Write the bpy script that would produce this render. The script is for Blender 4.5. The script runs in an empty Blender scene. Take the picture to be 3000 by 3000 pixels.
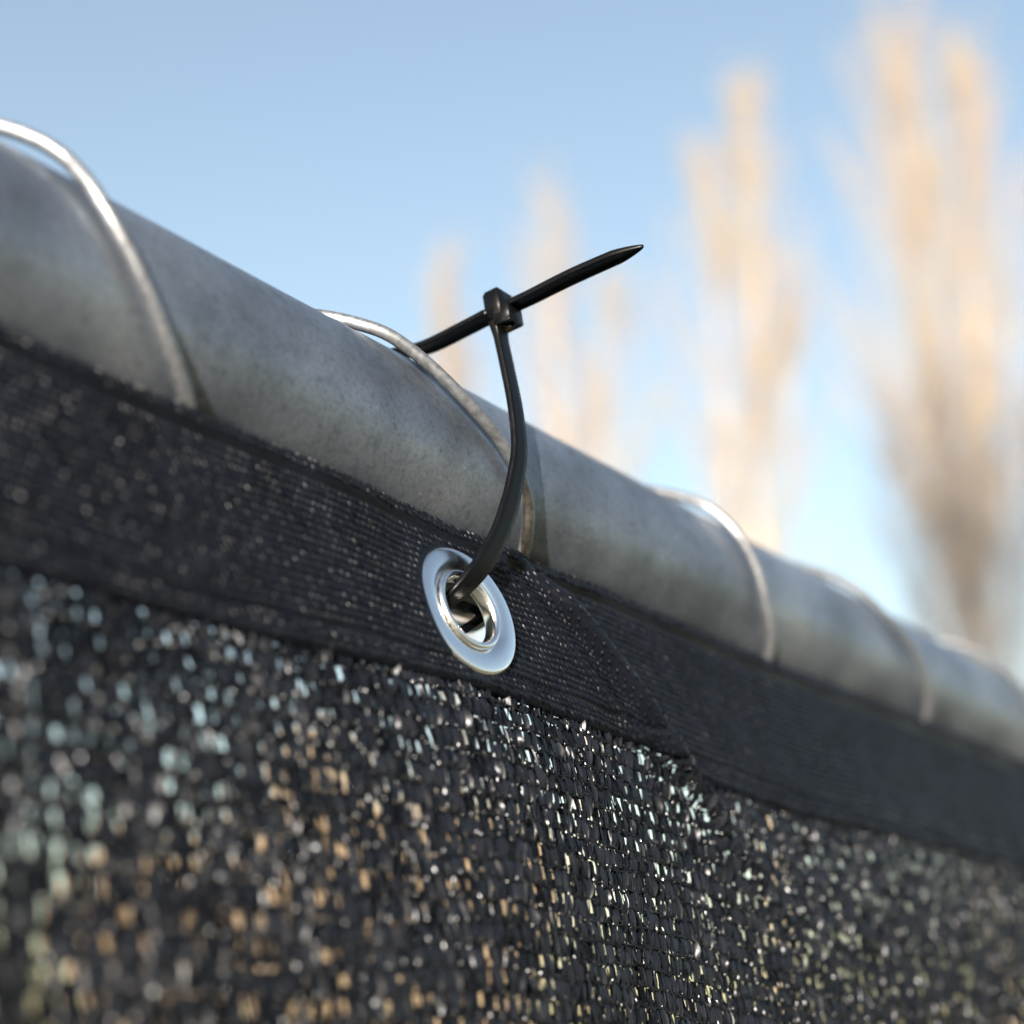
import bpy, math, random
import numpy as np
from mathutils import Vector, Matrix

S = bpy.context.scene
C = S.collection
rng = np.random.default_rng(7)
random.seed(7)
MM = 0.001
HC = 1.62                      # camera height above the ground, m

# ------------------------------------------------------------------ camera
cam_d = bpy.data.cameras.new('camera')
cam = bpy.data.objects.new('camera', cam_d); C.objects.link(cam)
right = Vector((0.5697, -0.8219, 0.0)).normalized()
fwd = Vector((0.7804, 0.5410, 0.3142)).normalized()
up = right.cross(fwd).normalized()
R = Matrix((right, up, -fwd)).transposed()
cam.matrix_world = Matrix.Translation((0, 0, HC)) @ R.to_4x4()
cam_d.sensor_fit = 'HORIZONTAL'; cam_d.sensor_width = 36.0; cam_d.lens = 60.0
cam_d.clip_start = 0.01; cam_d.clip_end = 3000.0
cam_d.dof.use_dof = True; cam_d.dof.focus_distance = 0.303; cam_d.dof.aperture_fstop = 8.8
S.camera = cam

# ------------------------------------------------------------------ sky, sun, exposure
to_sun = Vector((-0.89, -0.40, 0.18)).normalized()
elev = math.asin(to_sun.z); rot = math.atan2(to_sun.x, to_sun.y)
W = bpy.data.worlds.new('World'); S.world = W; W.use_nodes = True
nt = W.node_tree
bg = nt.nodes['Background']
sky = nt.nodes.new('ShaderNodeTexSky'); sky.sky_type = 'NISHITA'; sky.sun_disc = False
sky.sun_elevation = elev; sky.sun_rotation = rot
sky.altitude = 100.0; sky.air_density = 1.0; sky.dust_density = 3.0; sky.ozone_density = 0.2
nt.links.new(sky.outputs[0], bg.inputs[0]); bg.inputs[1].default_value = 0.075
sun_d = bpy.data.lights.new('sun', 'SUN'); sun_d.energy = 4.2; sun_d.angle = math.radians(0.5)
sun_d.color = (1.0, 0.975, 0.94)
sun = bpy.data.objects.new('sun', sun_d); C.objects.link(sun)
sun.rotation_euler = to_sun.to_track_quat('Z', 'Y').to_euler()
S.view_settings.view_transform = 'Standard'; S.view_settings.look = 'None'
S.view_settings.gamma = 1.0; S.view_settings.use_curve_mapping = False
S.view_settings.exposure = 2.12
S.render.engine = 'CYCLES'
S.cycles.use_denoising = True
S.cycles.sample_clamp_direct = 30.0
S.cycles.sample_clamp_indirect = 8.0

# ------------------------------------------------------------------ helpers
def V(x, y, z):
    """millimetres relative to the camera point -> metres in the world"""
    return (x * MM, y * MM, z * MM + HC)

def mesh_from(name, verts, faces, mat=None, smooth=True):
    """verts (n,3) array, faces: array of quads/tris or list of lists"""
    me = bpy.data.meshes.new(name)
    verts = np.asarray(verts, dtype=np.float32)
    if isinstance(faces, np.ndarray):
        k = faces.shape[1]
        me.vertices.add(len(verts)); me.vertices.foreach_set('co', verts.ravel())
        me.loops.add(faces.size); me.loops.foreach_set('vertex_index', faces.ravel().astype(np.int32))
        me.polygons.add(len(faces))
        me.polygons.foreach_set('loop_start', np.arange(0, faces.size, k, dtype=np.int32))
        me.polygons.foreach_set('loop_total', np.full(len(faces), k, dtype=np.int32))
        me.update(calc_edges=True)
    else:
        me.from_pydata(verts.tolist(), [], faces)
        me.update()
    if smooth:
        me.polygons.foreach_set('use_smooth', np.ones(len(me.polygons), dtype=bool))
    if mat: me.materials.append(mat)
    me.validate()
    return me

def obj(name, me, parent=None, kind=None):
    o = bpy.data.objects.new(name, me); C.objects.link(o)
    if parent:
        o.parent = parent
        o.matrix_parent_inverse = parent.matrix_world.inverted()
    if kind: o['kind'] = kind
    return o

def thing(name, label, cat, loc=(0, 0, 0), group=None):
    o = bpy.data.objects.new(name, None); C.objects.link(o)
    o.location = loc; o.empty_display_size = 0.02
    o.matrix_world = Matrix.Translation(loc)
    o['label'] = label; o['category'] = cat
    if group: o['group'] = group
    return o

def catmull(P, n):
    """smooth resampling of control points P (k,d), n per segment"""
    P = np.asarray(P, float)
    A = np.vstack([2 * P[0] - P[1], P, 2 * P[-1] - P[-2]])
    out = []
    for i in range(1, len(A) - 2):
        p0, p1, p2, p3 = A[i - 1], A[i], A[i + 1], A[i + 2]
        for t in np.linspace(0, 1, n, endpoint=False):
            out.append(0.5 * ((2 * p1) + (-p0 + p2) * t + (2 * p0 - 5 * p1 + 4 * p2 - p3) * t * t
                              + (-p0 + 3 * p1 - 3 * p2 + p3) * t ** 3))
    out.append(A[-2])
    return np.array(out)

def tube(path, rad, sides=12, cap=True):
    """verts, quads of a tube along path (n,3) with rotation minimising frame; rad scalar or (n,)"""
    path = np.asarray(path, float); n = len(path)
    T = np.gradient(path, axis=0); T /= np.linalg.norm(T, axis=1)[:, None]
    ref = np.array([0, 0, 1.0]) if abs(T[0, 2]) < 0.9 else np.array([1.0, 0, 0])
    N = np.zeros_like(path)
    v = np.cross(T[0], ref); N[0] = v / np.linalg.norm(v)
    for i in range(1, n):
        v = N[i - 1] - T[i] * (N[i - 1] @ T[i]); N[i] = v / np.linalg.norm(v)
    Bn = np.cross(T, N)
    a = np.linspace(0, 2 * np.pi, sides, endpoint=False)
    rad = np.broadcast_to(np.asarray(rad, float), (n,))
    ring = (np.cos(a)[None, :, None] * N[:, None, :] + np.sin(a)[None, :, None] * Bn[:, None, :])
    verts = (path[:, None, :] + ring * rad[:, None, None]).reshape(-1, 3)
    i = np.arange(n - 1)[:, None] * sides; j = np.arange(sides)[None, :]; k = (j + 1) % sides
    f = np.stack([i + j, i + k, i + sides + k, i + sides + j], -1).reshape(-1, 4)
    return verts, f

def join(parts):
    vs, fs, o = [], [], 0
    for v, f in parts:
        vs.append(v); fs.append(f + o); o += len(v)
    return np.vstack(vs), np.vstack(fs)

# ------------------------------------------------------------------ materials
def mat(name, base=(0.5, 0.5, 0.5), rough=0.5, metal=0.0, spec=0.5):
    m = bpy.data.materials.new(name); m.use_nodes = True
    b = m.node_tree.nodes['Principled BSDF']
    b.inputs['Base Color'].default_value = (*base, 1); b.inputs['Roughness'].default_value = rough
    b.inputs['Metallic'].default_value = metal; b.inputs['Specular IOR Level'].default_value = spec
    return m, m.node_tree, b

def noise(nt, scale, detail=4.0, rough=0.55, src='Object', loc=(0, 0, 0), stretch=(1, 1, 1)):
    tc = nt.nodes.new('ShaderNodeTexCoord'); mp = nt.nodes.new('ShaderNodeMapping')
    mp.inputs['Location'].default_value = loc; mp.inputs['Scale'].default_value = stretch
    n = nt.nodes.new('ShaderNodeTexNoise'); n.inputs['Scale'].default_value = scale
    n.inputs['Detail'].default_value = detail; n.inputs['Roughness'].default_value = rough
    nt.links.new(tc.outputs[src], mp.inputs[0]); nt.links.new(mp.outputs[0], n.inputs['Vector'])
    return n

def ramp(nt, src, stops):
    r = nt.nodes.new('ShaderNodeValToRGB'); e = r.color_ramp.elements
    while len(e) > 1: e.remove(e[-1])
    e[0].position = stops[0][0]; e[0].color = stops[0][1]
    for p, c in stops[1:]:
        x = e.new(p); x.color = c
    nt.links.new(src, r.inputs[0]); return r

def g(v, a=1.0): return (v, v, v, a)

def mixc(nt, fac, a, b, mode='MIX'):
    m = nt.nodes.new('ShaderNodeMix'); m.data_type = 'RGBA'; m.blend_type = mode
    for s, v in ((m.inputs[0], fac), (m.inputs[6], a), (m.inputs[7], b)):
        if isinstance(v, (int, float)): s.default_value = v
        elif isinstance(v, tuple): s.default_value = v
        else: nt.links.new(v, s)
    return m.outputs[2]

def bump(nt, b, src, dist, strength=1.0):
    bp = nt.nodes.new('ShaderNodeBump'); bp.inputs['Distance'].default_value = dist
    bp.inputs['Strength'].default_value = strength
    nt.links.new(src, bp.inputs['Height']); nt.links.new(bp.outputs[0], b.inputs['Normal'])

# galvanised zinc: mottled patina, fine dark pitting, pale salty flecks
M_zinc, nt, b = mat('galvanised_zinc', rough=0.34, metal=0.78)
n1 = noise(nt, 42, 5, 0.52); n2 = noise(nt, 1100, 4, 0.65, loc=(3, 1, 2)); n3 = noise(nt, 420, 6, 0.7, loc=(7, 2, 5))
c1 = ramp(nt, n1.outputs[0], [(0.33, (0.085, 0.097, 0.116, 1)), (0.5, (0.138, 0.158, 0.19, 1)), (0.67, (0.198, 0.22, 0.252, 1))])
c2 = ramp(nt, n2.outputs[0], [(0.34, g(0.76)), (0.5, g(0.98)), (0.68, g(1.12))])
c3 = ramp(nt, n3.outputs[0], [(0.3, g(0.62)), (0.46, g(1.0)), (0.63, g(1.0)), (0.75, (2.3, 2.2, 2.0, 1))])
col = mixc(nt, 1.0, c1.outputs[0], c2.outputs[0], 'MULTIPLY')
col = mixc(nt, 1.0, col, c3.outputs[0], 'MULTIPLY')
vo = nt.nodes.new('ShaderNodeTexVoronoi'); vo.inputs['Scale'].default_value = 620
tc = nt.nodes.new('ShaderNodeTexCoord'); nt.links.new(tc.outputs['Object'], vo.inputs['Vector'])
pit = ramp(nt, vo.outputs['Distance'], [(0.0, g(1)), (0.16, g(1)), (0.24, g(0))])
pm = noise(nt, 150, 3, 0.6, loc=(1, 9, 4)); pmr = ramp(nt, pm.outputs[0], [(0.5, g(0)), (0.62, g(0.75))])
pf = mixc(nt, 1.0, pit.outputs[0], pmr.outputs[0], 'MULTIPLY')
col = mixc(nt, pf, col, (0.075, 0.078, 0.085, 1))
nt.links.new(col, b.inputs['Base Color'])
rr = ramp(nt, n3.outputs[0], [(0.3, g(0.44)), (0.7, g(0.28))]); nt.links.new(rr.outputs[0], b.inputs['Roughness'])
bump(nt, b, n2.outputs[0], 0.00006, 0.35)

M_wire, nt, b = mat('galvanised_wire', base=(0.5, 0.5, 0.5), rough=0.42, metal=0.7)
n = noise(nt, 900, 4, 0.6)
r = ramp(nt, n.outputs[0], [(0.35, (0.10, 0.105, 0.112, 1)), (0.6, (0.18, 0.188, 0.20, 1))]); nt.links.new(r.outputs[0], b.inputs['Base Color'])
bump(nt, b, n.outputs[0], 0.00008, 0.6)

M_grom, nt, b = mat('zinc_plated_grommet', base=(0.90, 0.90, 0.90), rough=0.2, metal=1.0)
n = noise(nt, 420, 4, 0.6)
r = ramp(nt, n.outputs[0], [(0.35, g(0.12)), (0.7, g(0.24))]); nt.links.new(r.outputs[0], b.inputs['Roughness'])
n = noise(nt, 1500, 3, 0.6)
bump(nt, b, n.outputs[0], 0.00003, 0.35)

M_tie, nt, b = mat('black_nylon', base=(0.0018, 0.002, 0.0026), rough=0.4, spec=0.12)
n = noise(nt, 500, 3, 0.5)
r = ramp(nt, n.outputs[0], [(0.3, g(0.24)), (0.7, g(0.42))]); nt.links.new(r.outputs[0], b.inputs['Roughness'])

def poly_mat(name, base, r0, r1, sc, spec=0.5):
    m, nt, b = mat(name, base=base, rough=0.4, spec=spec)
    n = noise(nt, sc, 3, 0.6)
    r = ramp(nt, n.outputs[0], [(0.3, g(r0)), (0.7, g(r1))]); nt.links.new(r.outputs[0], b.inputs['Roughness'])
    n2 = noise(nt, 120, 2, 0.5, loc=(2, 4, 1))
    c = ramp(nt, n2.outputs[0], [(0.35, (base[0] * 0.75, base[1] * 0.75, base[2] * 0.75, 1)), (0.65, (base[0] * 1.25, base[1] * 1.25, base[2] * 1.25, 1))])
    nt.links.new(c.outputs[0], b.inputs['Base Color'])
    return m
M_hem = poly_mat('black_knit_webbing', (0.0024, 0.003, 0.0048), 0.23, 0.48, 900, 0.13)
M_tape = poly_mat('black_shade_tape', (0.0052, 0.0062, 0.0085), 0.2, 0.38, 500, 0.12)
M_thread = poly_mat('black_knit_thread', (0.0026, 0.003, 0.004), 0.14, 0.3, 900, 0.22)

M_twig, nt, b = mat('golden_poplar_twig', base=(0.52, 0.38, 0.20), rough=0.7)
n = noise(nt, 1.3, 3, 0.6, stretch=(1, 1, 0.22))
r = ramp(nt, n.outputs[0], [(0.38, (0.27, 0.205, 0.165, 1)), (0.6, (0.31, 0.225, 0.105, 1))]); nt.links.new(r.outputs[0], b.inputs['Base Color'])
M_bark, nt, b = mat('poplar_bark', base=(0.30, 0.23, 0.15), rough=0.85)
n = noise(nt, 6, 5, 0.6, stretch=(1, 1, 0.2))
r = ramp(nt, n.outputs[0], [(0.35, (0.20, 0.15, 0.10, 1)), (0.65, (0.40, 0.30, 0.18, 1))]); nt.links.new(r.outputs[0], b.inputs['Base Color'])
M_dark, nt, b = mat('brown_twig', base=(0.13, 0.09, 0.06), rough=0.8)
n = noise(nt, 1.5, 3, 0.6)
r = ramp(nt, n.outputs[0], [(0.35, (0.05, 0.043, 0.038, 1)), (0.65, (0.11, 0.088, 0.07, 1))]); nt.links.new(r.outputs[0], b.inputs['Base Color'])
M_ground, nt, b = mat('dry_winter_grass', base=(0.30, 0.24, 0.13), rough=0.95)
n = noise(nt, 0.25, 6, 0.65)
r = ramp(nt, n.outputs[0], [(0.3, (0.06, 0.066, 0.038, 1)), (0.55, (0.115, 0.108, 0.068, 1)), (0.75, (0.18, 0.16, 0.11, 1))])
nt.links.new(r.outputs[0], b.inputs['Base Color'])
n = noise(nt, 6, 5, 0.7); bump(nt, b, n.outputs[0], 0.05, 0.8)

# ------------------------------------------------------------------ ground
gs = np.concatenate([-np.geomspace(1500, 2, 24), np.linspace(-1.5, 1.5, 7), np.geomspace(2, 1500, 24)])
gx, gy = np.meshgrid(gs, gs, indexing='ij')
gz = 0.10 * np.sin(gx * 0.05 + 0.4) * np.sin(gy * 0.041) * np.clip((np.hypot(gx, gy) - 4) / 20, 0, 1)
nn = len(gs); i = np.arange(nn - 1)[:, None] * nn + np.arange(nn - 1)[None, :]
gf = np.stack([i, i + nn, i + nn + 1, i + 1], -1).reshape(-1, 4)
o = obj('ground', mesh_from('ground', np.stack([gx, gy, gz], -1).reshape(-1, 3), gf, M_ground), kind='structure')

# ------------------------------------------------------------------ fence: top rail and posts
RC = np.array([192.6, 108.3]); RR = 21.0            # rail axis (y, z) and radius, mm
fence = thing('metal_fence', 'thick mottled galvanised steel pipe rail running diagonally across the picture', 'fence rail', V(600, RC[0], -HC * 1000))
xs = np.concatenate([np.linspace(-500, 60, 15), np.linspace(66, 760, 117), np.linspace(780, 2600, 60)])
path = np.stack([xs, np.full_like(xs, RC[0]), np.full_like(xs, RC[1])], 1)
sides = 96
a = np.linspace(0, 2 * np.pi, sides, endpoint=False)
rad = RR + 0.10 * np.sin(xs[:, None] * 0.021 + 2 * a[None, :]) + 0.07 * np.sin(xs[:, None] * 0.083 + 3 * a[None, :] + 1)
v = np.stack([np.broadcast_to(xs[:, None], rad.shape), RC[0] + rad * np.cos(a)[None, :], RC[1] + rad * np.sin(a)[None, :]], -1)
i = np.arange(len(xs) - 1)[:, None] * sides; j = np.arange(sides)[None, :]; k = (j + 1) % sides
f = np.stack([i + j, i + k, i + sides + k, i + sides + j], -1).reshape(-1, 4)
v = v.reshape(-1, 3) * MM; v[:, 2] += HC
obj('top_rail', mesh_from('top_rail', v, f[:, ::-1].copy(), M_zinc), fence)
for px in (-450, 2500):
    pz = np.array([-HC * 1000 - 100, 0, RC[1] - 19.5])
    v, f = tube(np.stack([np.full(3, px), np.full(3, RC[0]), pz], 1), 24, 32)
    v *= MM; v[:, 2] += HC
    obj('post', mesh_from('post', v, f, M_zinc), fence)

# ------------------------------------------------------------------ lacing wire: one long spiral round the rail
# (turn angle in degrees: 360*k - elevation angle on the front of the rail, position along the rail, radius)
key = [(-58, 139.5, 23.9), (-48, 142.4, 23.3), (-26, 145.2, 22.9), (-11, 148.9, 22.7), (5, 153.6, 22.8), (19, 158.4, 23.4), (31, 163.4, 24.1), (40, 167.0, 24.4), (58, 172.0, 23.8),
       (120, 181, 23.0), (200, 193, 22.6), (260, 205, 22.2),
       (360 - 80, 210.5, 22.0), (360 - 62, 214.5, 22.4), (360 - 52, 217.5, 23.2), (360 - 44, 221.4, 23.1), (360 - 32, 227, 22.9), (360 - 20, 233.6, 22.8), (360 - 11, 239.8, 22.8), (360 - 1, 245.0, 22.8), (372, 250.3, 22.9), (384, 252.2, 23.5), (397, 254.0, 24.1),
       (480, 272, 23.0), (560, 293, 22.5), (615, 318, 22.2),
       (720 - 82, 328, 22.1), (720 - 62, 335, 22.9), (720 - 52, 338.0, 23.2), (720 - 31, 340.6, 23.0), (720 - 15, 344.3, 22.8), (725, 347.5, 22.8), (742, 351.8, 23.5), (759, 357.0, 24.1),
       (840, 372, 23.0), (920, 382, 22.6), (990, 399, 22.2),
       (1080 - 75, 408, 22.3), (1080 - 50, 416, 23.1), (1080 - 26, 423, 23.0), (1080 - 11, 437, 22.9), (1089, 445.8, 22.9), (1111, 453, 23.3),
       (1200, 472, 23.0), (1300, 497, 22.9), (1440 - 50, 520, 23.6), (1440 - 20, 532, 23.0), (1440, 538, 22.9), (1470, 548, 23.3)]
K = [(-58 - 100 * m, 139.5 - 26.0 * m, 23.1) for m in range(14, 0, -1)] + key + [(1470 + 100 * m, 548 + 26.5 * m, 23.1) for m in range(1, 56)]
P = catmull(K, 14)
kk = np.exp(-0.5 * (np.arange(-14, 15) / 5.5) ** 2); kk /= kk.sum()
P = np.stack([np.convolve(np.pad(P[:, c], 14, mode='edge'), kk, mode='valid') for c in range(3)], 1)
th = np.radians(P[:, 0]); rr_ = P[:, 2]
path = np.stack([P[:, 1], RC[0] - rr_ * np.cos(th), RC[1] - rr_ * np.sin(th)], 1)
v, f = tube(path, 1.22, 14); v *= MM; v[:, 2] += HC
lw = obj('lacing_wire', mesh_from('lacing_wire', v, f, M_wire))
lw['label'] = 'thin silvery wire wound in a wide spiral around the galvanised pipe'; lw['category'] = 'wire'

# ------------------------------------------------------------------ shade cloth surface
HEM = 32.0
T = np.linspace(-2, 240, 485)
tilt = np.radians(np.interp(T, [0, 34, 60, 110, 240], [16, 16, 10, 5, 2]))
dT = T[1] - T[0]
Yb = np.concatenate([[0], np.cumsum(-np.sin(tilt[:-1]) * dT)]); Zb = np.concatenate([[0], np.cumsum(-np.cos(tilt[:-1]) * dT)])
Yb += 173.6 - np.interp(0, T, Yb); Zb += 92.5 - np.interp(0, T, Zb)
tx = [-400, -100, 60, 128, 148, 170, 192, 228, 260, 285, 314, 348, 421, 500, 620, 900, 2500]
tz = [58.5, 59.5, 58.0, 58.5, 58.8, 59.0, 60.2, 61.7, 60.6, 59.8, 56.6, 54.4, 55.9, 57.4, 58.5, 57, 58]
ux = [-400, 60, 131, 167, 193, 219, 245, 281, 315, 356, 451, 536, 900, 2500]
uz = [93.5, 94, 94.2, 93.8, 94.0, 93.0, 92.2, 93.0, 92.8, 92.4, 94.2, 94.5, 94, 93.5]
def smooth_table(x, y):
    q = np.linspace(-400, 2500, 2901); w = np.interp(q, x, y)
    kk = np.exp(-0.5 * (np.arange(-30, 31) / 9.0) ** 2); kk /= kk.sum()
    return q, np.convolve(np.pad(w, 30, mode='edge'), kk, mode='valid')
QB = smooth_table(tx, tz); QU = smooth_table(ux, uz)
GX, GT = 227.7, 17.8                                   # eyelet centre on the cloth
def surf(x, t):
    """point on the cloth: x along the fence, t mm down from the hem's upper edge"""
    x = np.asarray(x, float); t = np.asarray(t, float)
    y = np.interp(t, T, Yb); z = np.interp(t, T, Zb)
    dz0 = np.interp(x, *QU) - 92.5; dz1 = np.interp(x, *QB) - 61.7
    w = np.clip(t / HEM, 0, 1)
    z = z + dz0 * (1 - w) + dz1 * w
    # slack: soft folds in the cloth
    y = y + 0.9 * np.sin(x * 0.043 + t * 0.02 + 0.4) * np.clip(t / 40, 0.1, 1.0)
    y = y + 1.6 * np.sin(x * 0.021 - t * 0.013 + 2.0) * np.clip((t - 20) / 60, 0, 1)
    # the crease right of the eyelet where the pulled-up part meets the slack part
    xc = 247 + 1.55 * t * 0.9
    e = np.clip(t / 9, 0, 1) * np.clip(1.25 - (t - 22) / 40, 0, 1)
    u = x - xc
    ridge = np.where(u < 0, -2.0 * np.exp(-(np.abs(u) / 15.0) ** 1.3), -2.0 * np.exp(-(u / 4.2) ** 2) + 1.6 * (1 - np.exp(-(u / 6.0) ** 2)) * np.exp(-np.clip(u, 0, None) / 30.0)) - 3.3 * np.exp(-(u / 2.9) ** 2)
    y = y + e * ridge - 0.8 * e * np.exp(-((u + 12) / 3.0) ** 2) - 0.5 * e * np.exp(-((u - 12) / 3.0) ** 2)
    ra = np.hypot(x - GX, t - GT); an = np.arctan2(t - GT, x - GX)
    y = y + 0.55 * (0.5 + 0.5 * np.cos(5 * an + 0.7)) * np.exp(-((ra - 17) / 4.0) ** 2)
    # small uneven puckers
    y = y + 0.22 * np.sin(x * 0.31 + 1.3 * np.sin(t * 0.11)) * np.exp(-((t - HEM) / 9) ** 2) + 0.25 * np.sin(x * 0.17 + 2) * np.exp(-(t / 6) ** 2)
    return np.stack([x, y, z], -1)
def frame(x, t):
    p = surf(x, t); h = 0.4
    du = surf(x + h, t) - surf(x - h, t); dv = surf(x, t + h) - surf(x, t - h)
    du /= np.linalg.norm(du, axis=-1)[..., None]; dv /= np.linalg.norm(dv, axis=-1)[..., None]
    n = np.cross(dv, du)
    n /= np.linalg.norm(n, axis=-1)[..., None]
    n = np.where((n[..., 1:2] > 0), -n, n)          # towards the camera side
    return p, du, dv, n

cloth = thing('shade_cloth', 'black knitted shade cloth with a hemmed edge hanging from the galvanised pipe', 'shade cloth', V(600, 165, -HC * 1000))

# hem: thick double band, closed shell with rolled edges and two seam grooves
def hem_profile(t):
    h = 1.1 + 0.0 * t
    h = np.where(t < 1.6, 1.1 * np.sqrt(np.clip(1 - ((1.6 - t) / 1.6) ** 2, 0, 1)) + 0.05, h)
    h = h + 0.55 * np.exp(-((t - 1.7) / 1.1) ** 2) - 0.55 * np.exp(-((t - 4.0) / 0.55) ** 2)
    h = h + 0.25 * np.exp(-((t - 30.2) / 1.2) ** 2) - 0.5 * np.exp(-((t - 27.6) / 0.5) ** 2)
    h = np.where(t > 30.8, h * np.sqrt(np.clip(1 - ((t - 30.8) / 1.25) ** 2, 0, 1)), h)
    return h
hx = np.concatenate([np.arange(-300, 60, 3.0), np.arange(60, 560, 0.8), np.arange(560, 1100, 3.0), np.arange(1100, 2480, 20.0)])
ht = np.concatenate([np.linspace(0, 2, 7), np.arange(2.4, 30.4, 0.45), np.linspace(30.5, 32, 7)])
XX, TT = np.meshgrid(hx, ht, indexing='ij')
p, du, dv, n = frame(XX, TT)
fr = p + n * hem_profile(TT)[..., None]
bk = p - n * 0.1
nx, ntt = XX.shape
vf = np.concatenate([fr.reshape(-1, 3), bk.reshape(-1, 3)])
i = (np.arange(nx - 1)[:, None] * ntt + np.arange(ntt - 1)[None, :])
cx = 0.5 * (XX[:-1, :-1] + XX[1:, 1:]); ct = 0.5 * (TT[:-1, :-1] + TT[1:, 1:])
keep = (np.hypot(cx - GX, ct - GT) > 7.6).ravel()
q = np.stack([i, i + ntt, i + ntt + 1, i + 1], -1).reshape(-1, 4)[keep]
off = nx * ntt
e0 = np.arange(nx - 1) * ntt
top = np.stack([e0, e0 + off, e0 + ntt + off, e0 + ntt], -1)
e1 = e0 + ntt - 1
bot = np.stack([e1, e1 + ntt, e1 + ntt + off, e1 + off], -1)
f = np.concatenate([q, (q + off)[:, ::-1], top, bot])
vf *= MM; vf[:, 2] += HC
obj('hem', mesh_from('hem', vf, f, M_hem), cloth)

# generic scatter of small bent strips: centre line along dirv, width along diru
def strips(p, du, dv, n, L, Wd, lean, twist, bow, crease, na, nb, taper, endw):
    """p (k,3) ...; L, Wd, lean, twist, bow (k,), crease (k,nb)"""
    k = len(p)
    s = np.linspace(-0.5, 0.5, na); u = np.linspace(-0.5, 0.5, nb)
    cl, sl = np.cos(lean)[:, None], np.sin(lean)[:, None]
    av = dv * cl + du * sl; au = du * cl - dv * sl
    wv = endw + (1 - endw) * np.cos(np.pi * s) ** taper
    tw = twist[:, None] * (0.35 + 1.3 * (s[None, :] + 0.5)) 
    W_ = Wd[:, None] * wv[None, :]
    hh = bow[:, None] * (np.cos(np.pi * s)[None, :])
    ctw, stw = np.cos(tw), np.sin(tw)
    off_u = W_[:, :, None] * u[None, None, :] * ctw[:, :, None]
    off_n = W_[:, :, None] * u[None, None, :] * stw[:, :, None] + hh[:, :, None] + crease[:, None, :] * wv[None, :, None]
    pos = (p[:, None, None, :] + av[:, None, None, :] * (L[:, None, None] * s[None, :, None])[..., None]
           + au[:, None, None, :] * off_u[..., None] + n[:, None, None, :] * off_n[..., None])
    vv = pos.reshape(-1, 3)
    b_ = (np.arange(k) * na * nb)[:, None, None]
    ii = np.arange(na - 1)[None, :, None] * nb; jj = np.arange(nb - 1)[None, None, :]
    a0 = b_ + ii + jj
    ff = np.stack([a0, a0 + 1, a0 + nb + 1, a0 + nb], -1).reshape(-1, 4)
    return vv, ff

# knit stitches of the hem: thousands of little slanted loops, one mesh
def hem_stitches():
    px, pt = 1.34, 1.3
    X, Tt = np.meshgrid(np.arange(70, 640, px), np.arange(4.8, 27.0, pt), indexing='ij')
    r = np.arange(X.shape[1])[None, :]
    X = X + 0.5 * px * (r % 2) + rng.normal(0, 0.05, X.shape)
    Tt = Tt + 0.25 * np.sin(X * 0.09) + rng.normal(0, 0.04, X.shape)
    edge = np.arange(70, 640, px)
    E = []
    for t0 in (1.0, 2.2, 28.7, 29.8, 31.0):
        E.append(np.stack([edge + rng.normal(0, 0.12, len(edge)), t0 + rng.normal(0, 0.12, len(edge))], 1))
    A = np.concatenate([np.stack([X.ravel(), Tt.ravel()], 1)] + E)
    A = A[np.hypot(A[:, 0] - GX, A[:, 1] - GT) > 12.3]
    x, t = A[:, 0], A[:, 1]
    p, du, dv, n = frame(x, t)
    k = len(x)
    p = p + n * (hem_profile(t) + 0.02)[:, None]
    lean = np.radians(40) + rng.normal(0, 0.13, k)
    cre = np.tile(np.array([[-0.06, 0.17, 0.17, -0.06]]), (k, 1)) + rng.normal(0, 0.02, (k, 4))
    return strips(p, du, dv, n, 1.45 * rng.uniform(0.85, 1.15, k), 0.64 * rng.uniform(0.8, 1.15, k), lean,
                  rng.normal(0.12, 0.3, k), np.full(k, 0.15), cre, 4, 4, 1.0, 0.35)
v, f = hem_stitches(); v = v * MM; v[:, 2] += HC
obj('hem_stitches', mesh_from('hem_stitches', v, f, M_hem), cloth, kind='stuff')

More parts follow.
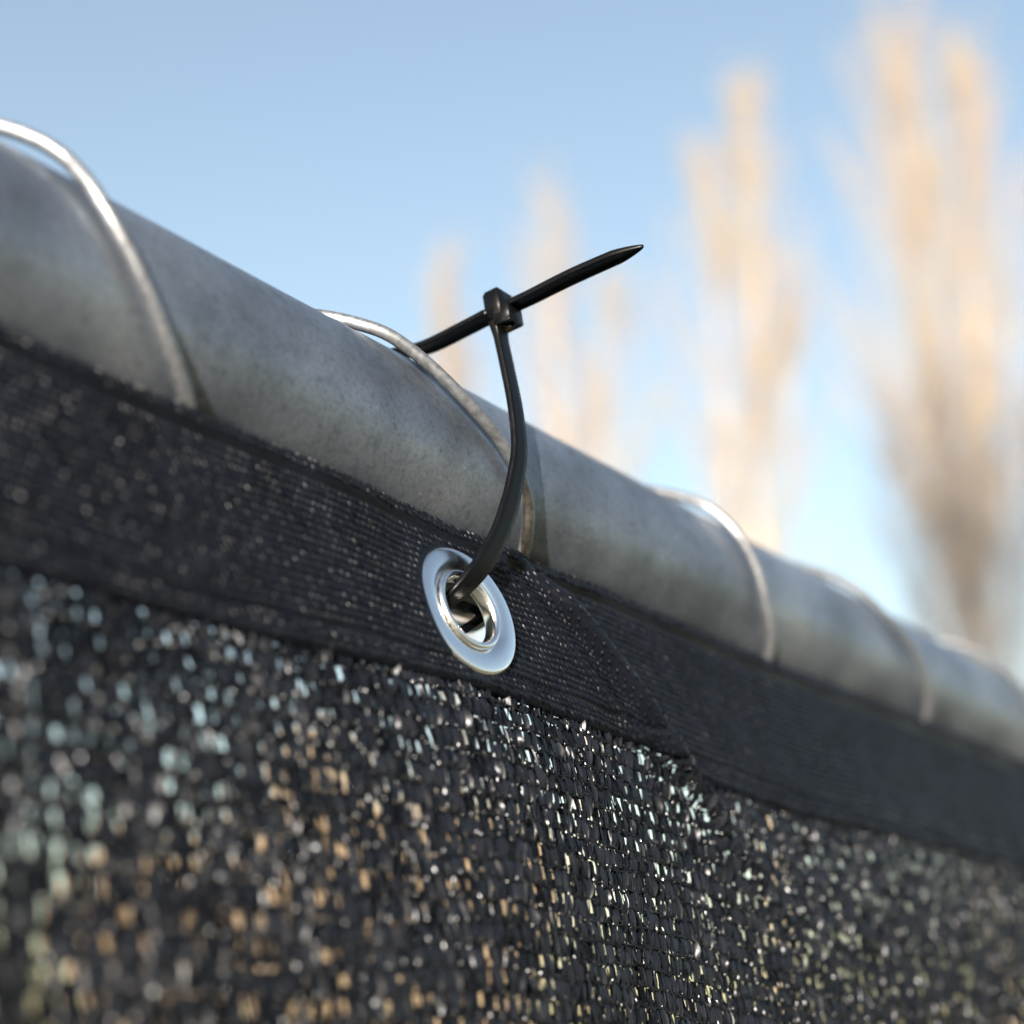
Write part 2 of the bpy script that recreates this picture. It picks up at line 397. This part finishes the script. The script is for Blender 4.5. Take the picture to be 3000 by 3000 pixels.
# netting below the hem: flat tapes gathered at knots, a second layer behind, cross threads and knots
CP, RP = 3.15, 3.5
def netting():
    xs_ = np.arange(-60, 760, CP); ts_ = np.arange(HEM - 2.0, 128, RP)
    X, Tt = np.meshgrid(xs_, ts_, indexing='ij')
    jx = rng.normal(0, 0.22, X.shape); jt = rng.normal(0, 0.22, X.shape)
    row = np.arange(len(ts_))[None, :]
    X = X + jx + 0.5 * np.sin(0.8 * row + X * 0.03); Tt = Tt + jt + 0.5 * np.sin(X * 0.11 + row * 0.5) * np.clip((Tt - HEM) / 12, 0, 1)
    out_t, out_k = [], []
    # front tapes: from knot (i,r) to (i,r+1)
    spec = ((0.30, 0.00, 1.15, 0.25, 0.16, 0.5, 1.0), (0.10, 0.36, 1.2, 0.3, -0.16, 0.5, 1.0), (0.0, 0.68, 1.2, 0.3, 0.05, 0.5, 1.0),
            (-0.6, 0.3, CP * 1.12, 0.12, 0.0, 0.30, 0.56), (-0.6, 0.3, CP * 1.12, 0.12, 0.0, 0.80, 0.42))
    for layer, (dep, offx, wmu, wsd, ln, ft, fl) in enumerate(spec):
        back = layer > 2
        x = X[:, :-1].ravel() + offx * CP; t = (Tt[:, :-1].ravel() + ft * RP)
        k = len(x)
        wd = np.clip(rng.normal(wmu, wsd, k), 0.4, 4.2)
        slack = 0.8 + 0.35 * np.sin(x * 0.045 + 1.0) * np.sin(t * 0.06 + x * 0.02)          # the knit opens and closes across the cloth
        if layer == 3:                                   # the open half of every mesh: mostly a pinhole, now and then wide
            wd = wd * (1 - np.clip(0.18 + 0.58 * rng.random(k) ** 1.6 * slack, 0, 0.72))
        elif not back:
            wd = np.where(rng.random(k) < 0.2, wd * rng.uniform(0.3, 0.7, k), wd)
        x = x + rng.normal(0, 0.09 if back else 0.2, k)
        p, du, dv, n = frame(x, t)
        p = p + n * (dep + rng.normal(0, 0.08, k))[:, None]
        cre = rng.normal(0, 0.05 if back else 0.12, (k, 4))
        v, f = strips(p, du, dv, n, RP * fl * rng.uniform(1.12, 1.35, k), wd, ln + rng.normal(0.05, 0.04 if back else 0.13, k), rng.normal(0, 0.08 if back else 0.45, k),
                      np.abs(rng.normal(0.08 if back else 0.2, 0.06 if back else 0.15, k)), cre, 4 if back else 6, 4, 0.9, 0.9 if back else 0.34)
        out_t.append((v, f))
    # cross threads, row by row, with little slack between the knots
    for r_ in range(len(ts_)):
        x = np.repeat(X[:, r_], 2)[:-1].copy(); t = np.repeat(Tt[:, r_], 2)[:-1].copy()
        x[1::2] = 0.5 * (X[:-1, r_] + X[1:, r_]); t[1::2] = 0.5 * (Tt[:-1, r_] + Tt[1:, r_]) + rng.normal(0.35, 0.25, len(X) - 1)
        p, du, dv, n = frame(x, t)
        p = p + n * (0.45 + rng.normal(0, 0.08, len(x)))[:, None]
        out_k.append(tube(p, 0.17 * rng.uniform(0.7, 1.3, len(x)), 4))
    # knots: two short fat loops at each crossing, slightly different every time
    for q_ in range(2):
        x = X.ravel() + rng.normal(0, 0.18, X.size) + (q_ - 0.5) * 0.45; t = Tt.ravel() + rng.normal(0, 0.25, X.size)
        p, du, dv, n = frame(x, t); k = len(x)
        p = p + n * (0.42 + rng.normal(0, 0.1, k))[:, None]
        cre = np.tile(np.array([[-0.25, 0.16, 0.16, -0.25]]), (k, 1)) * rng.uniform(0.6, 1.3, (k, 1))
        out_k.append(strips(p, du, dv, n, 1.5 * rng.uniform(0.6, 1.3, k), 0.6 * rng.uniform(0.7, 1.3, k), rng.normal(0.25 * (1 - 2 * q_), 0.3, k),
                            rng.normal(0, 0.4, k), np.full(k, 0.16), cre, 4, 4, 0.8, 0.4))
    return join(out_t), join(out_k)
(tv, tf), (kv, kf) = netting()
tv = tv * MM; tv[:, 2] += HC; kv = kv * MM; kv[:, 2] += HC
obj('netting', mesh_from('netting', tv, tf, M_tape), cloth, kind='stuff')
obj('knit_threads', mesh_from('knit_threads', kv, kf, M_thread), cloth, kind='stuff')

# the rest of the cloth, out of the picture: plain sheet down to the ground and along the fence
def sheet(x0, x1, t0, t1):
    X, Tt = np.meshgrid(np.arange(x0, x1 + 1, 20.0), np.linspace(t0, t1, 14), indexing='ij')
    p = surf(X, np.minimum(Tt, 235)); ex = np.clip(Tt - 235, 0, None)
    p[..., 2] -= ex; p[..., 1] += 4 * np.sin(X * 0.02) * np.clip(ex / 300, 0, 1)
    a_, b_ = X.shape; i = np.arange(a_ - 1)[:, None] * b_ + np.arange(b_ - 1)[None, :]
    f = np.stack([i, i + b_, i + b_ + 1, i + 1], -1).reshape(-1, 4)
    v = np.concatenate([p.reshape(-1, 3), p.reshape(-1, 3) + [0, 0.6, 0]]) * MM; v[:, 2] += HC
    return v, np.concatenate([f, f[:, ::-1] + a_ * b_])
v, f = join([sheet(-300, 2480, 126, 1660), sheet(-300, -60, 31, 126), sheet(760, 2480, 31, 126)])
obj('lower_cloth', mesh_from('lower_cloth', v, f, M_tape), cloth)

# eyelet: raised ring pressed into the hem, rolled inner lip, back washer
gp, gdu, gdv, gn = frame(np.array(GX), np.array(GT))
nrm = Vector((-0.079, -0.955, 0.28)).normalized()
gx_ = Vector((1, 0, 0)); gx_ = (gx_ - nrm * gx_.dot(nrm)).normalized(); gy_ = nrm.cross(gx_)
gc = Vector((227.9, 168.5, 75.3)) + nrm * 1.2
def lathe(prof, seg=96):
    prof = np.asarray(prof, float); a = np.linspace(0, 2 * np.pi, seg, endpoint=False)
    v = []
    for r, h in prof:
        for t in a:
            q = gc + gx_ * (r * math.cos(t)) + gy_ * (r * math.sin(t)) + nrm * h
            v.append(q)
    v = np.array(v); m = len(prof)
    i = np.arange(m - 1)[:, None] * seg; j = np.arange(seg)[None, :]; k = (j + 1) % seg
    f = np.stack([i + j, i + k, i + seg + k, i + seg + j], -1).reshape(-1, 4)
    v = v * MM; v[:, 2] += HC
    return v, f
pf_ = catmull([(11.9, -1.6), (12.05, -0.3), (12.1, 0.1), (12.0, 0.45), (11.6, 0.78), (10.6, 0.98), (9.4, 1.02), (8.5, 0.85), (7.95, 0.6), (7.55, 0.4)], 4)
gv, gf_ = lathe(pf_)
grom = obj('eyelet', mesh_from('eyelet', gv, gf_, M_grom), cloth)
pb_ = catmull([(7.55, 0.5), (7.5, 0.85), (7.3, 1.15), (6.95, 1.28), (6.55, 1.18), (6.25, 0.85), (6.1, 0.4), (6.05, -0.2), (6.05, -1.0), (6.2, -1.35), (6.8, -1.45)], 4)
gv, gf_ = lathe(pb_)
obj('inner_lip', mesh_from('inner_lip', gv, gf_, M_grom), grom)
gv, gf_ = lathe(catmull([(6.3, -1.4), (8, -1.65), (10.5, -1.65), (11.5, -1.5), (11.6, -1.35)], 4))
obj('back_washer', mesh_from('back_washer', gv, gf_, M_grom), grom)

# ------------------------------------------------------------------ cable tie
tie = thing('cable_tie', 'black plastic cable tie looped through the metal eyelet, pointed tail sticking up', 'cable tie', V(240, 168.7, 137))
def ribbon(path, width, thick, wref=(1, 0, 0), groove=0.0):
    """rounded rectangular strap along path; width (n,) along wref"""
    path = np.asarray(path, float); n = len(path)
    Tg = np.gradient(path, axis=0); Tg /= np.linalg.norm(Tg, axis=1)[:, None]
    w = np.asarray(wref, float)
    w = np.broadcast_to(w, path.shape) - Tg * (np.broadcast_to(w, path.shape) * Tg).sum(1)[:, None]
    w /= np.linalg.norm(w, axis=1)[:, None]; h = np.cross(Tg, w)
    width = np.broadcast_to(np.asarray(width, float), (n,)); thick = np.broadcast_to(np.asarray(thick, float), (n,))
    prof = np.array([(-.5, -.38), (-.47, -.5), (-.34, -.5), (-.30, -.5 + groove), (.30, -.5 + groove), (.34, -.5), (.47, -.5), (.5, -.38),
                     (.5, .38), (.47, .5), (.2, .5), (-.2, .5), (-.47, .5), (-.5, .38)])
    m = len(prof)
    v = path[:, None, :] + w[:, None, :] * (prof[None, :, 0:1] * width[:, None, None]) + h[:, None, :] * (prof[None, :, 1:2] * thick[:, None, None])
    i = np.arange(n - 1)[:, None] * m; j = np.arange(m)[None, :]; k = (j + 1) % m
    f = np.stack([i + j, i + k, i + m + k, i + m + j], -1).reshape(-1, 4)
    v = v.reshape(-1, 3)
    # end caps as fans of quads
    def cap(base, flip):
        q = []
        for s_ in range(m // 2 - 1):
            q.append([base + s_, base + s_ + 1, base + m - 2 - s_, base + m - 1 - s_])
        q = np.array(q); return q[:, ::-1] if flip else q
    return v * MM + np.array([0, 0, HC]), np.concatenate([f, cap(0, False), cap((n - 1) * m, True)])

loop = [(240, 169.5, 134.5), (240, 168.9, 131.5), (240, 167.4, 125.0), (240, 165.6, 116.5), (239.6, 164.5, 108.0), (238.0, 164.6, 100.3),
        (236.4, 164.7, 95.7), (234.4, 165.0, 91.1), (232.4, 165.4, 87.5), (230.0, 166.0, 83.9), (228.1, 166.9, 81.2), (226.8, 168.4, 79.0), (226.2, 170.4, 77.2), (226.2, 172.6, 75.2),
        (227.2, 173.8, 72.8), (230.4, 173.6, 72.0), (235.6, 173.7, 74.9), (242.5, 175.0, 79.2), (244.0, 181, 82.2), (243.5, 190.0, 83.6), (243.5, 203.5, 85.5), (243, 214.5, 95.5), (242, 218.0, 109.0),
        (241, 214.0, 123.0), (240.4, 204.0, 131.8), (240, 195.5, 134.2), (240, 186.4, 134.0), (240, 178, 135.4), (240, 171.5, 136.7)]
lp = catmull(loop, 10)
wd = np.interp(np.arange(len(lp)), [0, 10, 25, 60, 110, 145, 175, 200, len(lp)], [4.6, 3.5, 3.7, 4.5, 4.2, 1.8, 1.8, 4.4, 4.4])
ax_ = np.tile(np.array([[1.0, 0.0, 0.0]]), (len(lp), 1)); ii_ = np.arange(len(lp))
sw = np.interp(ii_, [125, 145, 175, 190], [0, 1, 1, 0])[:, None]                  # the strap twists edge-on where it crosses behind the eyelet
ax_ = ax_ * (1 - sw) + np.array([[0.0, 1.0, 0.0]]) * sw
v, f = ribbon(lp, wd, np.interp(np.arange(len(lp)), [0, 12, 40, len(lp)], [1.8, 1.2, 1.05, 1.05]), wref=ax_, groove=0.22)
obj('strap', mesh_from('strap', v, f, M_tie, smooth=False), tie)
tl = catmull([(240, 171.5, 136.7), (240, 162.8, 137.9), (240, 156.3, 139.1), (240, 151.1, 139.95), (240, 144.5, 140.8), (240, 140.4, 141.25), (240, 137.7, 141.5)], 10)
wt = np.interp(np.arange(len(tl)), [0, 30, 42, 58, 60], [3.9, 4.2, 3.9, 1.0, 0.3])
v, f = ribbon(tl, wt, np.interp(np.arange(len(tl)), [0, 45, 60], [1.1, 1.1, 0.5]), groove=0.22)
obj('tail', mesh_from('tail', v, f, M_tie, smooth=False), tie)
# head: ratchet box with its collar and pawl housing
def bevel_box(c, ax, size, bev):
    bm_v, q = [], []
    ax = [np.array(a_, float) / np.linalg.norm(a_) for a_ in ax]
    sx, sy, sz = [s_ / 2 for s_ in size]
    lay = [(-sz, -bev), (-sz + bev, 0), (sz - bev, 0), (sz, -bev)]
    ring = lambda d: [(-sx - d + bev, -sy - d), (sx + d - bev, -sy - d), (sx + d, -sy - d + bev), (sx + d, sy + d - bev),
                      (sx + d - bev, sy + d), (-sx - d + bev, sy + d), (-sx - d, sy + d - bev), (-sx - d, -sy - d + bev)]
    for z_, d in lay:
        for x_, y_ in ring(d):
            bm_v.append(np.array(c) + ax[0] * x_ + ax[1] * y_ + ax[2] * z_)
    for l in range(3):
        for s_ in range(8):
            q.append([l * 8 + s_, l * 8 + (s_ + 1) % 8, (l + 1) * 8 + (s_ + 1) % 8, (l + 1) * 8 + s_])
    for base in (0, 24):
        q += [[base + 0, base + 1, base + 2, base + 3], [base + 0, base + 3, base + 4, base + 7], [base + 4, base + 5, base + 6, base + 7]]
    return np.array(bm_v), np.array(q)
ty = np.array([0.0, -0.985, 0.17]); tz = np.array([0, 0.17, 0.985])
h1 = bevel_box((240, 169.2, 138.0), ((1, 0, 0), ty, tz), (5.1, 3.2, 5.5), 0.2)
h2 = bevel_box((240, 167.4, 135.5), ((1, 0, 0), ty, tz), (4.8, 3.8, 4.1), 0.22)
h3 = bevel_box((240, 170.6, 138.6), ((1, 0, 0), ty, tz), (4.7, 1.6, 3.4), 0.2)
v, f = join([h1, h2, h3])
v = v * MM; v[:, 2] += HC
obj('head', mesh_from('head', v, f, M_tie, smooth=False), tie)

# ------------------------------------------------------------------ trees beyond the fence
def tri_tubes(A, B, ra, rb):
    """many straight 3-sided tapered sticks A->B"""
    A = np.asarray(A); B = np.asarray(B); k = len(A)
    d = B - A; d /= np.linalg.norm(d, axis=1)[:, None]
    ref = np.where(np.abs(d[:, 2:3]) > 0.9, np.array([[1.0, 0, 0]]), np.array([[0, 0, 1.0]]))
    u = np.cross(d, ref); u /= np.linalg.norm(u, axis=1)[:, None]; w = np.cross(d, u)
    a = np.array([0, 2 * np.pi / 3, 4 * np.pi / 3])
    ring = np.cos(a)[None, :, None] * u[:, None, :] + np.sin(a)[None, :, None] * w[:, None, :]
    v = np.concatenate([A[:, None, :] + ring * np.asarray(ra)[:, None, None], B[:, None, :] + ring * np.asarray(rb)[:, None, None]], 1)
    b = (np.arange(k) * 6)[:, None, None]
    f = np.array([[0, 1, 4, 3], [1, 2, 5, 4], [2, 0, 3, 5]])[None]
    return v.reshape(-1, 3), (b + f).reshape(-1, 4)

def poplar(az, dist, leaders, label, name='poplar_tree', h_first=7.0, dens=1.0, mt=None, width=1.0, seed=1, twig_r=0.0052, group='bare poplars beyond the fence', lean=0.0, cat='tree'):
    """leaders: list of (sideways offset m, height m, crown share)"""
    r = np.random.default_rng(seed)
    azr = math.radians(az); base = np.array([math.sin(azr) * dist, math.cos(azr) * dist, -0.05])
    side = np.array([math.cos(azr), -math.sin(azr), 0]); back = np.array([math.sin(azr), math.cos(azr), 0])
    t = thing(name, label, cat, tuple(base), group)
    mt = mt or M_twig
    trunk, TA, TB, RA, RB = [], [], [], [], []
    for li, (so, H, share) in enumerate(leaders):
        zs = np.linspace(0, 1, 14)
        sp = np.clip((zs * H - h_first * 0.55) / (H - h_first * 0.55), 0, 1)
        ph = r.uniform(0, 6, 2)
        pts = base + side * (so * sp ** 0.8 + lean * zs + 0.12 * np.sin(zs * 7 + ph[0]) * zs)[:, None] + back * (0.25 * np.sin(zs * 5 + ph[1]) * zs)[:, None]
        pts[:, 2] += zs * H
        rt = np.interp(zs, [0, 0.05, 0.4, 1], [0.30, 0.2, 0.09, 0.008]) * (H / 20)
        trunk.append(tube(pts, rt, 9))
        nb = int(200 * share * dens)
        for _ in range(nb):
            q = r.uniform(0, 1) ** 0.8
            h = h_first + q * (H * 0.985 - h_first)
            z = h / H
            o_ = np.array([np.interp(z, zs, pts[:, c]) for c in range(3)])
            Lb = (0.9 + 4.6 * (1 - q) ** 0.75) * r.uniform(0.55, 1.1) * width * (0.55 + 0.45 * min(1.0, q / 0.25))
            ang = r.uniform(0, 2 * math.pi); tiltb = math.radians(r.uniform(9, 28))
            hd = side * math.cos(ang) + back * math.sin(ang)
            # curved branch: leaves the trunk, then turns upright
            ns = 5; s = np.linspace(0, 1, ns)
            bp = o_ + hd[None] * (Lb * math.sin(tiltb) * (1.35 * s - 0.35 * s ** 2))[:, None] + np.array([0, 0, 1.0])[None] * (Lb * math.cos(tiltb) * s)[:, None]
            rb0 = 0.006 + 0.0035 * Lb; rbs = np.interp(s, [0, 1], [rb0, 0.004])
            for c in range(ns - 1):
                TA.append(bp[c]); TB.append(bp[c + 1]); RA.append(rbs[c]); RB.append(rbs[c + 1])
            ntw = int(7 + 7 * Lb)
            for _k in range(ntw):
                sq = r.uniform(0.12, 1.0)
                bo = np.array([np.interp(sq, s, bp[:, c]) for c in range(3)])
                Lt = r.uniform(0.35, 1.15) * (1.2 - 0.4 * sq)
                a2 = r.uniform(0, 2 * math.pi); t2 = math.radians(r.uniform(8, 38))
                d2 = (side * math.cos(a2) + back * math.sin(a2)) * math.sin(t2) + np.array([0, 0, math.cos(t2)])
                TA.append(bo); TB.append(bo + d2 * Lt); RA.append(twig_r); RB.append(twig_r * 0.5)
    v, f = join(trunk)
    obj('trunk', mesh_from('trunk', v, f, M_bark if mt is M_twig else M_dark), t)
    v, f = tri_tubes(np.array(TA), np.array(TB), np.array(RA), np.array(RB))
    obj('crown', mesh_from('crown', v, f, mt), t)
    return t

D = 31.0
def H_of(el, d=D): return d * math.tan(math.radians(el)) + HC
poplar(70.8, D, [(-0.75, H_of(33.0), 1.0), (0.75, H_of(31.9), 1.0)], 'tallest bare golden poplar with two tops at the right edge', h_first=8.2, seed=11, dens=0.34, width=1.45)
poplar(63.9, D + 1.5, [(0.15, H_of(31.8, D + 1.5), 0.75), (-0.85, H_of(29.8, D + 1.5), 0.6), (0.95, H_of(25.0, D + 1.5), 0.35)], 'golden poplar with one thin spire beside a lower top, behind the cable tie tip', h_first=9.6, seed=12, dens=0.32, width=1.0)
poplar(57.9, D + 3, [(-0.7, H_of(28.8, D + 3), 0.75), (0.45, H_of(25.3, D + 3), 0.45)], 'pale bare poplar directly behind the cable tie head', h_first=10.2, seed=13, dens=0.3, width=1.0)
poplar(53.4, D + 4, [(-0.2, H_of(26.8, D + 4), 0.6)], 'faintest bare poplar just above the pipe, farthest left of the row', h_first=6.0, seed=14, dens=0.6, width=1.0)
for az_, dd, ls, lab, sd in ((70.2, 5, [(0.0, 21.0, 0.9), (0.7, 18.5, 0.6)], 'dark grey brown bare tree low in front of the tallest poplar', 15),
                             (73.2, 4, [(0.0, 19.5, 0.8), (-0.9, 17.5, 0.6)], 'dark bare tree low at the right frame edge above the pipe end', 19)):
    poplar(az_, D - dd, [(so, H_of(e_, D - dd), sh) for so, e_, sh in ls], lab, name='bare_tree', h_first=2.5, seed=sd, dens=0.16, width=1.5, mt=M_dark, group='dark bare trees at the right')

# lower golden growth that shows only through the holes of the cloth
M_gold, nt, b = mat('golden_leaf', base=(0.36, 0.27, 0.17), rough=0.8)
for az_, d_, hs, lab, sd in ((48.8, 29, [(0.0, 9.5, 0.8), (1.5, 6.0, 0.7), (-1.3, 5.5, 0.7)], 'tallest low golden bush glimpsed through the holes left of the eyelet', 16),
                             (43.8, 30, [(0.0, 4.2, 1.0), (1.2, 3.6, 0.8), (-1.0, 3.0, 0.8)], 'lowest golden bush glimpsed through the cloth at the lower left corner', 17),
                             (53.5, 28, [(0.0, 6.0, 1.0), (1.2, 4.5, 0.8), (-1.2, 5.0, 0.8)], 'golden bush glimpsed through the holes below the eyelet', 18)):
    poplar(az_, d_, [(so, H_of(e_, d_), sh) for so, e_, sh in hs], lab, name='golden_bush', h_first=0.4, seed=sd, dens=0.24, width=1.0, twig_r=0.022,
           group='golden bushes beyond the cloth', cat='bush', mt=M_gold)
